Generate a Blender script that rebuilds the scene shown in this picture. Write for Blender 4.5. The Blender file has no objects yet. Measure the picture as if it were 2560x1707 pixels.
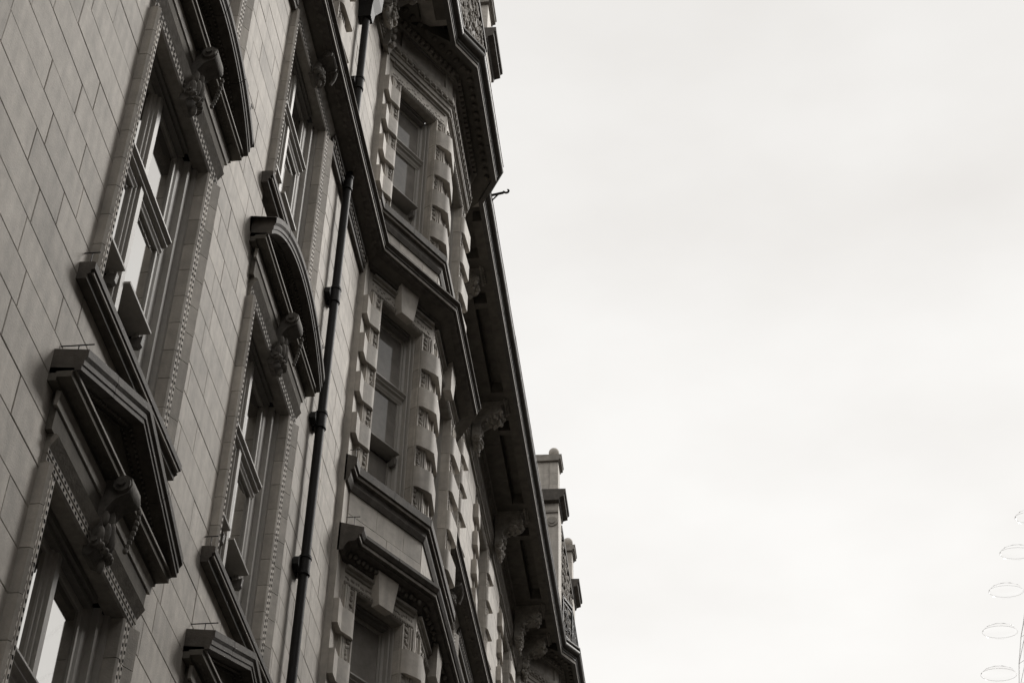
import bpy, bmesh, math, random
from mathutils import Matrix, Vector
random.seed(7)
R = math.radians
sc = bpy.context.scene
C = sc.collection

# ------------------------------------------------------------------ camera
# recovered from the vanishing points of the facade (level lines and plumb lines) in the photograph
CX, CY, W0 = 1280.0, 853.5, 2560.0
VH = (1935 - CX, 4680 - CY); VV = (1391 - CX, -4150 - CY)
FPX = math.sqrt(-(VH[0]*VV[0] + VH[1]*VV[1]))
aY = Vector((VH[0], VH[1], FPX)).normalized()
aZ = Vector((VV[0], VV[1], FPX)).normalized()
aX = aY.cross(aZ)
cam = bpy.data.cameras.new('camera'); cam_o = bpy.data.objects.new('camera', cam); C.objects.link(cam_o)
cam.sensor_width = 36; cam.lens = 36*FPX/W0; cam.clip_start = .05; cam.clip_end = 3000
right = Vector((aX[0], aY[0], aZ[0])); down = Vector((aX[1], aY[1], aZ[1])); fwd = Vector((aX[2], aY[2], aZ[2]))
m = Matrix((right, -down, -fwd)).transposed().to_4x4()
m.translation = (0, 0, 1.6)
cam_o.matrix_world = m
sc.camera = cam_o
EYE = 1.6            # heights below are given from the eye and raised by this
WALL = 4.0           # the facade stands four metres to the left

# ------------------------------------------------------------------ sky, sun, exposure
SUN_EL, SUN_AZ = R(40), R(45)      # azimuth from +Y towards +X
w = bpy.data.worlds.new('World'); sc.world = w; w.use_nodes = True
nt = w.node_tree; nt.nodes.clear()
out = nt.nodes.new('ShaderNodeOutputWorld'); bg = nt.nodes.new('ShaderNodeBackground')
sky = nt.nodes.new('ShaderNodeTexSky'); sky.sky_type = 'NISHITA'; sky.sun_disc = False
sky.sun_elevation = SUN_EL; sky.sun_rotation = SUN_AZ
bw = nt.nodes.new('ShaderNodeRGBToBW')
tc = nt.nodes.new('ShaderNodeTexCoord')
no = nt.nodes.new('ShaderNodeTexNoise'); no.inputs['Scale'].default_value = 3.2; no.inputs['Detail'].default_value = 5
no.inputs['Roughness'].default_value = .5
mp = nt.nodes.new('ShaderNodeMapping'); mp.inputs['Scale'].default_value = (1, 1, 2.2); mp.inputs['Rotation'].default_value = (.3, .2, .5)
cr = nt.nodes.new('ShaderNodeValToRGB')
cr.color_ramp.elements[0].position = .33; cr.color_ramp.elements[0].color = (8.75, 8.5, 8.2, 1)
cr.color_ramp.elements[1].position = .66; cr.color_ramp.elements[1].color = (10.1, 9.95, 9.7, 1)
sep = nt.nodes.new('ShaderNodeSeparateXYZ'); nt.links.new(tc.outputs['Generated'], sep.inputs['Vector'])
el = nt.nodes.new('ShaderNodeMapRange'); el.inputs['From Min'].default_value = .45; el.inputs['From Max'].default_value = .78
el.inputs['To Min'].default_value = 1.05; el.inputs['To Max'].default_value = .95; nt.links.new(sep.outputs['Z'], el.inputs['Value'])
gm = nt.nodes.new('ShaderNodeMixRGB'); gm.blend_type = 'MULTIPLY'; gm.inputs['Fac'].default_value = 1
nt.links.new(cr.outputs['Color'], gm.inputs['Color1']); nt.links.new(el.outputs['Result'], gm.inputs['Color2'])
mx = nt.nodes.new('ShaderNodeMixRGB'); mx.blend_type = 'MIX'; mx.inputs['Fac'].default_value = .93   # thick overcast over the clear sky
nt.links.new(tc.outputs['Generated'], mp.inputs['Vector']); nt.links.new(mp.outputs['Vector'], no.inputs['Vector'])
nt.links.new(no.outputs['Fac'], cr.inputs['Fac'])
nt.links.new(sky.outputs['Color'], bw.inputs['Color']); nt.links.new(bw.outputs['Val'], mx.inputs['Color1'])
nt.links.new(gm.outputs['Color'], mx.inputs['Color2']); nt.links.new(mx.outputs['Color'], bg.inputs['Color'])
bg.inputs['Strength'].default_value = .1
nt.links.new(bg.outputs['Background'], out.inputs['Surface'])
sl = bpy.data.lights.new('sun', 'SUN'); sl.energy = 2.7; sl.angle = R(24); sl.color = (1, .97, .93)
so = bpy.data.objects.new('sun', sl); C.objects.link(so)
sd = Vector((math.sin(SUN_AZ)*math.cos(SUN_EL), math.cos(SUN_AZ)*math.cos(SUN_EL), math.sin(SUN_EL)))
so.rotation_euler = (-sd).to_track_quat('-Z', 'Y').to_euler(); so.location = (40, 20, 60)
vs = sc.view_settings
vs.view_transform = 'Standard'; vs.look = 'None'; vs.exposure = 0.0; vs.gamma = 1.0; vs.use_curve_mapping = False
sc.cycles.max_bounces = 6; sc.cycles.diffuse_bounces = 3; sc.cycles.glossy_bounces = 3
sc.cycles.use_denoising = True

# ------------------------------------------------------------------ materials
MATS = {}
def mat(name, col, rough=.75, spec=.3, var=.0, mottle=.0, mscale=6., bump=.0, bscale=60., streak=0., metal=0., ior=None, grime=None):
    mt = bpy.data.materials.new(name); mt.use_nodes = True
    n = mt.node_tree.nodes; l = mt.node_tree.links
    b = n['Principled BSDF']
    b.inputs['Roughness'].default_value = rough; b.inputs['Specular IOR Level'].default_value = spec
    b.inputs['Metallic'].default_value = metal
    if ior: b.inputs['IOR'].default_value = ior
    base = n.new('ShaderNodeRGB'); base.outputs[0].default_value = (*col, 1)
    cur = base.outputs[0]
    geo = n.new('ShaderNodeNewGeometry')
    def mul(cur, fac_socket):
        mm = n.new('ShaderNodeMixRGB'); mm.blend_type = 'MULTIPLY'; mm.inputs['Fac'].default_value = 1
        l.new(cur, mm.inputs['Color1']); l.new(fac_socket, mm.inputs['Color2']); return mm.outputs['Color']
    if var:
        oi = n.new('ShaderNodeObjectInfo'); mr = n.new('ShaderNodeMapRange')
        mr.inputs['To Min'].default_value = 1-var; mr.inputs['To Max'].default_value = 1+var
        l.new(oi.outputs['Random'], mr.inputs['Value']); cur = mul(cur, mr.outputs['Result'])
        at = n.new('ShaderNodeAttribute'); at.attribute_name = 'tone'
        ad = n.new('ShaderNodeMath'); ad.operation = 'ADD'; ad.inputs[1].default_value = 1
        l.new(at.outputs['Fac'], ad.inputs[0]); cur = mul(cur, ad.outputs[0])
    if mottle:
        nz = n.new('ShaderNodeTexNoise'); nz.inputs['Scale'].default_value = mscale; nz.inputs['Detail'].default_value = 6
        nz.inputs['Roughness'].default_value = .65
        l.new(geo.outputs['Position'], nz.inputs['Vector'])
        mr = n.new('ShaderNodeMapRange'); mr.inputs['From Min'].default_value = .3; mr.inputs['From Max'].default_value = .7
        mr.inputs['To Min'].default_value = 1-mottle; mr.inputs['To Max'].default_value = 1+mottle
        l.new(nz.outputs['Fac'], mr.inputs['Value']); cur = mul(cur, mr.outputs['Result'])
    if streak:      # rain streaks running down the face
        mpn = n.new('ShaderNodeMapping'); mpn.inputs['Scale'].default_value = (7, 7, .35)
        l.new(geo.outputs['Position'], mpn.inputs['Vector'])
        nz = n.new('ShaderNodeTexNoise'); nz.inputs['Scale'].default_value = 1.4; nz.inputs['Detail'].default_value = 4
        l.new(mpn.outputs['Vector'], nz.inputs['Vector'])
        mr = n.new('ShaderNodeMapRange'); mr.inputs['From Min'].default_value = .35; mr.inputs['From Max'].default_value = .7
        mr.inputs['To Min'].default_value = 1.0; mr.inputs['To Max'].default_value = 1-streak
        l.new(nz.outputs['Fac'], mr.inputs['Value']); cur = mul(cur, mr.outputs['Result'])
    if grime:       # patches of soot
        nz = n.new('ShaderNodeTexNoise'); nz.inputs['Scale'].default_value = 2.3; nz.inputs['Detail'].default_value = 8
        nz.inputs['Roughness'].default_value = .7
        l.new(geo.outputs['Position'], nz.inputs['Vector'])
        mr = n.new('ShaderNodeMapRange'); mr.inputs['From Min'].default_value = .45; mr.inputs['From Max'].default_value = .68
        mr.inputs['To Min'].default_value = 1.0; mr.inputs['To Max'].default_value = 1-grime
        l.new(nz.outputs['Fac'], mr.inputs['Value']); cur = mul(cur, mr.outputs['Result'])
    l.new(cur, b.inputs['Base Color'])
    if bump:
        nz = n.new('ShaderNodeTexNoise'); nz.inputs['Scale'].default_value = bscale; nz.inputs['Detail'].default_value = 5
        l.new(geo.outputs['Position'], nz.inputs['Vector'])
        bp = n.new('ShaderNodeBump'); bp.inputs['Strength'].default_value = bump; bp.inputs['Distance'].default_value = .01
        l.new(nz.outputs['Fac'], bp.inputs['Height']); l.new(bp.outputs['Normal'], b.inputs['Normal'])
    MATS[name] = mt
    return mt
mat('stone', (.57, .53, .477), .7, .3, var=.13, mottle=.13, mscale=9, bump=.3, bscale=70, streak=.20, grime=.20)
mat('stone_joint', (.17, .155, .138), .9, .1)
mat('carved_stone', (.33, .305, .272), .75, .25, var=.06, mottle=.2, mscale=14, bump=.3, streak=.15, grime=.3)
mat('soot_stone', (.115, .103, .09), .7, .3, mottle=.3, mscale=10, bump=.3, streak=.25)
mat('cyma_stone', (.42, .39, .35), .7, .3, mottle=.2, mscale=12, bump=.2, streak=.25, grime=.3)
mat('pit_shade', (.02, .018, .016), .9, .1)  # near-black dots standing in for the shade inside drilled holes
mat('fillet_stone', (.30, .275, .245), .7, .3, mottle=.25, mscale=12, bump=.2, streak=.3)
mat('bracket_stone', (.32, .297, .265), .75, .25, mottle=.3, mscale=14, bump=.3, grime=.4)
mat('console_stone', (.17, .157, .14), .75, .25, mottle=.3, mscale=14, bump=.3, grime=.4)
mat('shaded_stone', (.15, .138, .12), .85, .15, mottle=.25, mscale=5, bump=.3)  # dark base carries the shade under hoods, eaves and recesses
mat('white_timber', (.42, .40, .37), .5, .35, mottle=.08, mscale=20, streak=.10)
mat('shaded_timber', (.17, .158, .145), .55, .35, mottle=.15, mscale=20)  # darker copy of the white timber, shade of the undersides put into its colour
mat('window_glass', (.62, .61, .59), .03, .5, metal=1.0)
mat('grey_reflection_glass', (.25, .235, .215), .05, .45, ior=1.45, mottle=.45, mscale=1.3)  # dull grey reflection of the street put into the pane colour
mat('dark_room', (.05, .046, .042), .9, .1)
mat('room_blind', (.33, .31, .29), .9, .1, mottle=.06)
mat('black_paint', (.013, .012, .011), .6, .25, mottle=.3, mscale=12, bump=.2, bscale=90)
mat('gutter_lead', (.10, .093, .083), .5, .3, mottle=.25, mscale=8, bump=.15)
mat('wrought_iron', (.02, .018, .017), .55, .3)
mat('slate', (.07, .067, .065), .6, .3, mottle=.2)
mat('pale_steel', (.86, .85, .84), .5, .3)
gl = mat('cabin_glass', (1, 1, 1), .0, .3); gl.node_tree.nodes['Principled BSDF'].inputs['Transmission Weight'].default_value = 1; gl.node_tree.nodes['Principled BSDF'].inputs['IOR'].default_value = 1.02
mat('asphalt', (.05, .048, .046), .9, .2, mottle=.2, mscale=2, bump=.3, bscale=120)
mat('paving_stone', (.11, .103, .095), .85, .2, mottle=.2, mscale=2)
mat('kerb_stone', (.3, .285, .265), .8, .2, mottle=.2)
mat('brick_facade', (.09, .08, .072), .85, .2, mottle=.2, mscale=3)

# ------------------------------------------------------------------ mesh helpers
class MB:
    def __init__(s): s.v = []; s.f = []; s.t = []
    def add(s, vs, fs, tone=None):
        k = len(s.v); s.v += [tuple(p) for p in vs]; s.f += [tuple(i+k for i in f) for f in fs]
        if tone is not None: s.t += [(len(s.f)-len(fs), len(s.f), tone)]
    def prism(s, pts, w0, w1, fn):
        n = len(pts)
        vs = [fn(a, b, w0) for a, b in pts] + [fn(a, b, w1) for a, b in pts]
        fs = [(i, (i+1) % n, n+(i+1) % n, n+i) for i in range(n)] + [tuple(range(n-1, -1, -1)), tuple(range(n, 2*n))]
        s.add(vs, fs)
    def box(s, fr, u0, u1, o0, o1, z0, z1, tone=None):
        vs = [fr(u, o, z) for z in (z0, z1) for o in (o0, o1) for u in (u0, u1)]
        s.add(vs, [(0, 1, 3, 2), (4, 6, 7, 5), (0, 4, 5, 1), (2, 3, 7, 6), (0, 2, 6, 4), (1, 5, 7, 3)], tone)
    def ell(s, fr, u, o, z, ru, ro, rz, nu=8, nv=5):
        vs = [fr(u, o, z-rz)]; fs = []
        for j in range(1, nv):
            a = -math.pi/2 + math.pi*j/nv
            for i in range(nu):
                b = 2*math.pi*i/nu
                vs.append(fr(u+ru*math.cos(a)*math.cos(b), o+ro*math.cos(a)*math.sin(b), z+rz*math.sin(a)))
        vs.append(fr(u, o, z+rz)); T = len(vs)-1
        for i in range(nu):
            fs.append((0, 1+(i+1) % nu, 1+i)); fs.append((T, T-nu+i, T-nu+(i+1) % nu))
            for j in range(nv-2):
                a = 1+j*nu; fs.append((a+i, a+(i+1) % nu, a+nu+(i+1) % nu, a+nu+i))
        s.add(vs, fs)
    def tube(s, pts, r, n=6, caps=True):
        pts = [Vector(p) for p in pts]; vs = []; fs = []
        rr = r if isinstance(r, (list, tuple)) else [r]*len(pts)
        for i, p in enumerate(pts):
            d = (pts[min(i+1, len(pts)-1)] - pts[max(i-1, 0)]).normalized()
            a = d.cross(Vector((0, 0, 1)) if abs(d.z) < .95 else Vector((1, 0, 0))).normalized(); b = d.cross(a)
            for k in range(n):
                t = 2*math.pi*k/n; vs.append(p + a*math.cos(t)*rr[i] + b*math.sin(t)*rr[i])
        for i in range(len(pts)-1):
            for k in range(n):
                fs.append((i*n+k, i*n+(k+1) % n, (i+1)*n+(k+1) % n, (i+1)*n+k))
        if caps: fs += [tuple(range(n-1, -1, -1)), tuple(range((len(pts)-1)*n, len(pts)*n))]
        s.add(vs, fs)
    def build(s, name, material, parent=None, smooth=None, col=None):
        me = bpy.data.meshes.new(name); me.from_pydata(s.v, [], s.f); 
        bm = bmesh.new(); bm.from_mesh(me); bmesh.ops.recalc_face_normals(bm, faces=bm.faces[:]); bm.to_mesh(me); bm.free()
        if s.t:
            at = me.attributes.new('tone', 'FLOAT', 'FACE'); val = [0.]*len(s.f)
            for a, b, t in s.t:
                for i in range(a, b): val[i] = t
            at.data.foreach_set('value', val)
        me.materials.append(MATS[material])
        if smooth:
            me.polygons.foreach_set('use_smooth', [True]*len(me.polygons)); me.set_sharp_from_angle(angle=R(smooth))
        o = bpy.data.objects.new(name, me); C.objects.link(o); o.parent = parent
        return o

class Frame:      # local axes of one face: u along it, o out of it, z up (from the eye)
    def __init__(s, x, y, ang=0.): s.x, s.y = x, y; s.d = (math.sin(ang), math.cos(ang)); s.n = (math.cos(ang), -math.sin(ang))
    def __call__(s, u, o, z): return (s.x+u*s.d[0]+o*s.n[0], s.y+u*s.d[1]+o*s.n[1], z+EYE)
WF = Frame(0, 0)

def miter(path):
    """outward unit offsets (with mitres) for a plan polyline that runs away from the viewer"""
    res = []
    for i, p in enumerate(path):
        ns = []
        for a, b in ((i-1, i), (i, i+1)):
            if a < 0 or b >= len(path): continue
            dx, dy = path[b][0]-path[a][0], path[b][1]-path[a][1]; L = math.hypot(dx, dy); ns.append((dy/L, -dx/L))
        if len(ns) == 1: res.append(ns[0])
        else:
            d = 1+ns[0][0]*ns[1][0]+ns[0][1]*ns[1][1]
            res.append(((ns[0][0]+ns[1][0])/d, (ns[0][1]+ns[1][1])/d))
    return res
def sweep(mb, path, prof, fn):
    """closed profile (o,t) swept along a 2-d path; fn(px,py,t) -> 3d point for plan sweeps"""
    ms = miter(path); n = len(prof); vs = []; fs = []
    for p, q in zip(path, ms):
        for o, t in prof: vs.append(fn(p[0]+q[0]*o, p[1]+q[1]*o, t))
    for i in range(len(path)-1):
        for k in range(n): fs.append((i*n+k, i*n+(k+1) % n, (i+1)*n+(k+1) % n, (i+1)*n+k))
    fs += [tuple(range(n-1, -1, -1)), tuple(range((len(path)-1)*n, len(path)*n))]
    mb.add(vs, fs)
def sweep_lengths(path, prof, step, name, material, parent, ymin, ymax, smooth=None, gap=.005, jit=.0):
    """a moulding built from separate lengths butted along a plan path"""
    ms = miter(path); m_ = len(prof); rg = random.Random(len(path)*7+m_)
    for i in range(len(path)-1):
        a, b = path[i], path[i+1]; L = math.hypot(b[0]-a[0], b[1]-a[1]); dy = b[1]-a[1]
        f0 = max(0., (ymin-a[1])/dy) if dy > 0 else 0.; f1 = min(1., (ymax-a[1])/dy) if dy > 0 else 1.
        if f1 <= f0: continue
        n = max(1, round(L*(f1-f0)/step)); d = ((b[1]-a[1])/L, -(b[0]-a[0])/L)
        for j in range(n):
            t0, t1 = f0+(f1-f0)*j/n, f0+(f1-f0)*(j+1)/n; g = gap/2/L; vs = []; e = rg.uniform(-jit, jit)
            for t in (t0+(g if t0 > 1e-9 else 0), t1-(g if t1 < 1-1e-9 else 0)):
                px, py = a[0]+(b[0]-a[0])*t, a[1]+(b[1]-a[1])*t
                mm = ms[i] if t < 1e-9 else (ms[i+1] if t > 1-1e-9 else d)
                vs += [(px+mm[0]*(o+(e if o > .01 else 0)), py+mm[1]*(o+(e if o > .01 else 0)), z+e*.5+EYE) for o, z in prof]
            mb = MB(); mb.add(vs, [(k, (k+1) % m_, m_+(k+1) % m_, m_+k) for k in range(m_)]+[tuple(range(m_-1, -1, -1)), tuple(range(m_, 2*m_))])
            mb.build(name, material, parent, smooth)
plan = lambda x, y, z: (x, y, z+EYE)
def tag(o, label, cat, group=None, kind=None):
    if label: o['label'] = label
    if cat: o['category'] = cat
    if group: o['group'] = group
    if kind: o['kind'] = kind
    return o
def stuff(o): o['kind'] = 'stuff'; return o
def empty(name, loc): 
    o = bpy.data.objects.new(name, None); C.objects.link(o); o.location = loc; o.empty_display_size = .3; return o
def arc(cx, cy, r, a0, a1, n): return [(cx+r*math.cos(a0+(a1-a0)*i/n), cy+r*math.sin(a0+(a1-a0)*i/n)) for i in range(n+1)]

# ------------------------------------------------------------------ ground
def sheet(name, x0, x1, y0, y1, z, thick, material):
    mb = MB(); f = Frame(0, 0)
    mb.box(lambda u, o, zz: (o, u, zz), y0, y1, x0, x1, z-thick, z)
    o = mb.build(name, material); o['kind'] = 'structure'; return o
sheet('ground', -900, 900, -900, 900, -.16, .3, 'asphalt')
sheet('pavement', -WALL-.2, 1.6, -60, 140, 0, .2, 'paving_stone')
sheet('kerb', 1.604, 1.75, -60, 140, .004, .2, 'kerb_stone')
sheet('road', 1.754, 10.2, -60, 140, -.12, .05, 'asphalt')
sheet('far_pavement', 10.25, 13.5, -60, 140, 0, .2, 'paving_stone')

# ------------------------------------------------------------------ the building
bld = empty('mansion_building', (-WALL, 0, 0))
tag(bld, 'tall ornate stone building with pedimented windows, canted bay and deep bracketed eaves', 'building')

TH = R(31)
S31, C31 = math.sin(TH), math.cos(TH)
BAY = 17.45
def bay_frames(yo):
    # cant face centre, front centre
    s = .655
    return Frame(.08+s*S31, 16.08+yo+s*C31, TH), Frame(.755, 18.225+yo)
def bay_plan(yo): return [(.08, 15.85+yo), (.08, 16.08+yo), (.755, 17.2+yo), (.755, 19.25+yo), (.08, 20.37+yo), (.08, 20.6+yo)]
def bay_short(yo): return [(0, 15.95+yo), (.755, 17.2+yo), (.755, 19.25+yo), (0, 20.5+yo)]
Y0, Y1 = -8.0, 62.0

COLS = (9.29, 12.67)
S3 = dict(sill=3.62, head=6.53, hood='tri', hz=7.07)
S4 = dict(sill=8.10, head=11.04, hood='seg', hz=11.60)
S5 = dict(sill=12.56, head=15.30, hood='belt', hz=15.62)
PED = [(c, s) for c in COLS for s in (S3, S4, S5)]
FAR = (23.65, 27.41, 31.18)
PED += [(c, S5) for c in FAR]
GIB = [12.67] + list(FAR)
G_SILL, G_HEAD = 16.75, 19.35

# wall core with its window openings
holes = [(c-.83, c+.83, s['sill']-.05, s['head']+.1) for c, s in PED] + [(c-.70, c+.70, G_SILL-.05, G_HEAD+.05) for c in GIB]
def holed(mb, fr, u0, u1, z0, z1, hs, o):
    us = sorted({u0, u1, *[h[0] for h in hs], *[h[1] for h in hs]}); zs = sorted({z0, z1, *[h[2] for h in hs], *[h[3] for h in hs]})
    us = [u for u in us if u0 <= u <= u1]; zs = [z for z in zs if z0 <= z <= z1]
    for a, b in zip(us, us[1:]):
        for c, d in zip(zs, zs[1:]):
            mu, mz = (a+b)/2, (c+d)/2
            if any(h[0] < mu < h[1] and h[2] < mz < h[3] for h in hs): continue
            mb.add([fr(a, o, c), fr(b, o, c), fr(b, o, d), fr(a, o, d)], [(0, 1, 2, 3)])
mb = MB(); holed(mb, WF, Y0, Y1, -EYE, 20.4, holes, -.035)
wall = mb.build('wall', 'stone_joint', bld)
mb = MB(); mb.box(WF, Y0, Y1, -14, -1.1, -EYE, 20.7)
mb.build('interior', 'dark_room', bld)
mb = MB()
mb.prism([(-.6, 20.9), (-4.2, 27.2), (-10, 27.2), (-14, 20.9)], Y0, Y1, lambda a, b, t: WF(t, a, b))
mb.build('roof', 'slate', bld)

# ashlar stones, course by course
CH = .306
def unit_stone():
    c, d = .006, .011
    v = [(-.05, -.5, -.5), (-.05, .5, -.5), (-.05, .5, .5), (-.05, -.5, .5),
         (-.003, -.5, -.5), (-.003, .5, -.5), (-.003, .5, .5), (-.003, -.5, .5),
         (0, -.5+c, -.5+d), (0, .5-c, -.5+d), (0, .5-c, .5-d), (0, -.5+c, .5-d)]
    f = [(0, 1, 5, 4), (1, 2, 6, 5), (2, 3, 7, 6), (3, 0, 4, 7), (4, 5, 9, 8), (5, 6, 10, 9), (6, 7, 11, 10), (7, 4, 8, 11), (8, 9, 10, 11)]
    me = bpy.data.meshes.new('stone'); me.from_pydata(v, [], f); me.materials.append(MATS['stone']); return me
blocked = [(c-1.005, c+1.005, s['sill']-.13, s['head']+.22) for c, s in PED] + [(c-.98, c+.98, G_SILL-.1, G_HEAD+.25) for c in GIB]
rng = random.Random(3)
stones = []
for k in range(-33, 37):
    z0 = 8.63+k*CH; z1 = z0+CH
    if z0 < -EYE or z1 > 19.85: continue
    for a0, a1 in ((4.0, 15.86), (20.58, 33.31)):
        cuts = [(max(a0, b[0]), min(a1, b[1])) for b in blocked if b[2] < (z0+z1)/2 < b[3] and b[1] > a0 and b[0] < a1]
        cuts.sort(); segs = []; p = a0
        for c0, c1 in cuts:
            if c0 > p: segs.append((p, c0))
            p = max(p, c1)
        if p < a1: segs.append((p, a1))
        for s0, s1 in segs:
            y = s0; first = True
            while y < s1-.02:
                L = rng.uniform(.52, .98)
                if first: L *= (.45 if k % 2 else .95); first = False
                if s1-(y+L) < .28: L = s1-y
                stones.append((y, min(y+L, s1), z0, z1)); y += L
def in_frame(y, z):
    q = Vector((-WALL, y, z)); 
    cx, cy, cz = q.dot(right), q.dot(down), q.dot(fwd)
    if cz <= 0: return False
    u, v = CX+FPX*cx/cz, CY+FPX*cy/cz
    return -60 < u < 2620 and -60 < v < 1767
vis = [s for s in stones if in_frame((s[0]+s[1])/2, (s[2]+s[3])/2)]
vis.sort(key=lambda s: (s[0]+s[1])**2/4+(s[2]+s[3])**2/4)
near = set(vis[:300])
me = unit_stone()
for s in vis[:300]:
    o = bpy.data.objects.new('stone', me); C.objects.link(o); o.parent = wall
    o.location = (rng.uniform(-.0015, .0025), (s[0]+s[1])/2, (s[2]+s[3])/2+EYE)
    o.scale = (1, s[1]-s[0]-.0055, s[3]-s[2]-.0055)
mb = MB()
for s in stones:
    if s in near: continue
    d = rng.uniform(-.0015, .0025)
    mb.box(WF, s[0]+.003, s[1]-.003, -.05, d, s[2]+.003, s[3]-.003, tone=rng.uniform(-.09, .09))
stuff(mb.build('stone_facing', 'stone', wall))

# ------------------------------------------------------------------ timber sash windows
def sash_window(fr, half, z0, z1, lights, meet, raised, depth, part, timber='white_timber', front=-.10, glass='window_glass', proud=.16, inner=None, mull=.02):
    """timber frame, transom, sashes and panes set back in an opening; the lower sash is pushed up to `raised`"""
    g = -depth
    for sgn in (-1, 1):
        u = sgn*half
        iw = half-(inner if inner and sgn > 0 else half-.085)
        dd = front-g
        prof = [(u, g-.04), (u, front)]+[(u-sgn*iw*p, front-dd*q) for p, q in ((.13, .03), (.15, .32), (.34, .36), (.38, .24), (.50, .28), (.52, .66), (.82, .74), (1, 1))]+[(u-sgn*iw, g-.04)]
        f = MB(); f.prism(prof, z0, z1, lambda a, b, t: fr(a, b, t)); f.build('frame_stile', timber, part)
    ir = inner or half-.085; il = -half+.085
    f = MB()
    f.box(fr, il, ir, g-.04, front-.01, z1-.05, z1)
    f.box(fr, il, ir, g-.04, front-.04, z1-.09, z1-.05)
    f.build('head_rail', 'shaded_timber', part)
    if lights == 2:
        f = MB(); f.box(fr, mull-.065, mull+.065, g-.03, g+.05, z0, z1-.09); f.box(fr, mull-.03, mull+.04, g+.05, g+.075, z0, z1-.09); f.build('mullion', timber, part)
    f = MB()           # transom: moulded, its underside in shade
    q = proud
    f.prism([(g-.03, meet-.09), (g+.035, meet-.09), (g+.04, meet-.075), (g+q*.45, meet-.055), (g+q*.45, meet-.04), (g+q*.5, meet-.02), (g+q*.75, meet-.005), (g+q*.75, meet+.012), (g+q*.97, meet+.035), (g+q, meet+.04), (g+q, meet+.056), (g-.03, meet+.085)],
            il-.03, ir+.03, lambda a, b, t: fr(t, a, b))
    f.build('transom', timber, part)
    spans = [(il, ir)] if lights == 1 else [(il, mull-.065), (mull+.065, ir)]
    for a, b in spans:
        sa = MB(); st = .03
        sa.box(fr, a, a+st, g, g+.03, meet+.08, z1-.09); sa.box(fr, b-st, b, g, g+.03, meet+.08, z1-.09)
        sa.box(fr, a+st, b-st, g, g+.03, z1-.13, z1-.09)
        sa.build('upper_sash', timber, part)
        sb = MB()
        sb.box(fr, a, a+st, g, g+.03, raised, meet-.09); sb.box(fr, b-st, b, g, g+.03, raised, meet-.09)
        sb.prism([(g-.10, raised+.025), (g+q*.95, raised+.035), (g+q*.97, raised+.052), (g-.02, raised+.062)], a, b, lambda p, q, t: fr(t, p, q))
        sb.build('lower_sash', timber, part)
        sb = MB(); sb.prism([(g-.02, raised-.13), (g+.05, raised-.14), (g+q*.6, raised-.11), (g+q*.66, raised-.03), (g-.02, raised-.052)], b-.06, b-.012, lambda p, q, t: fr(t, p, q))
        sb.build('sash_horn', 'shaded_timber', part)
        p = MB(); p.box(fr, a+st, b-st, g+.006, g+.012, meet+.08, z1-.13); p.build('pane', glass, part)
        p = MB(); p.box(fr, a+st, b-st, g+.006, g+.012, raised+.06, meet-.09); p.build('pane', glass, part)
        sb = MB(); g2 = g-.07
        sb.box(fr, a, a+.05, g2, g2+.05, z0, raised-.05); sb.box(fr, b-.05, b, g2, g2+.05, z0, raised-.05); sb.box(fr, a+.05, b-.05, g2, g2+.05, z0, z0+.06)
        sb.build('inner_sash', timber, part)
        p = MB(); p.box(fr, a+.05, b-.05, g2+.01, g2+.016, z0+.06, raised-.05); p.build('inner_pane', glass, part)

# moulded jamb section (u from the centre line, o out of the wall)
JAMB = [(1.01, -.06), (1.01, .066), (.985, .085), (.905, .036), (.868, .036), (.858, .024), (.848, .036), (.81, .036), (.79, .022), (.79, -.105), (.84, -.105), (.84, -.06)]
def jamb_stones(fr, sill, head, part):
    n = round((head-sill)/CH); h = (head-sill)/n
    for sgn in (-1, 1):
        for i in range(n):
            mb = MB(); z0 = sill+i*h+.003; z1 = sill+(i+1)*h-.003
            mb.prism([(sgn*a, b) for a, b in JAMB], z0, z1, lambda a, b, t: fr(a, b, t))
            mb.build('jamb_stone', 'stone', part)
        # two rows of dark dots down the moulding, painted shade of drilled holes
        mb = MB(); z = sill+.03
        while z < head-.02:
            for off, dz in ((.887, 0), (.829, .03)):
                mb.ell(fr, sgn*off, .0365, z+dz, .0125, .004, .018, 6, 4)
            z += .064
        stuff(mb.build('pit_shade_row', 'pit_shade', part))

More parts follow.
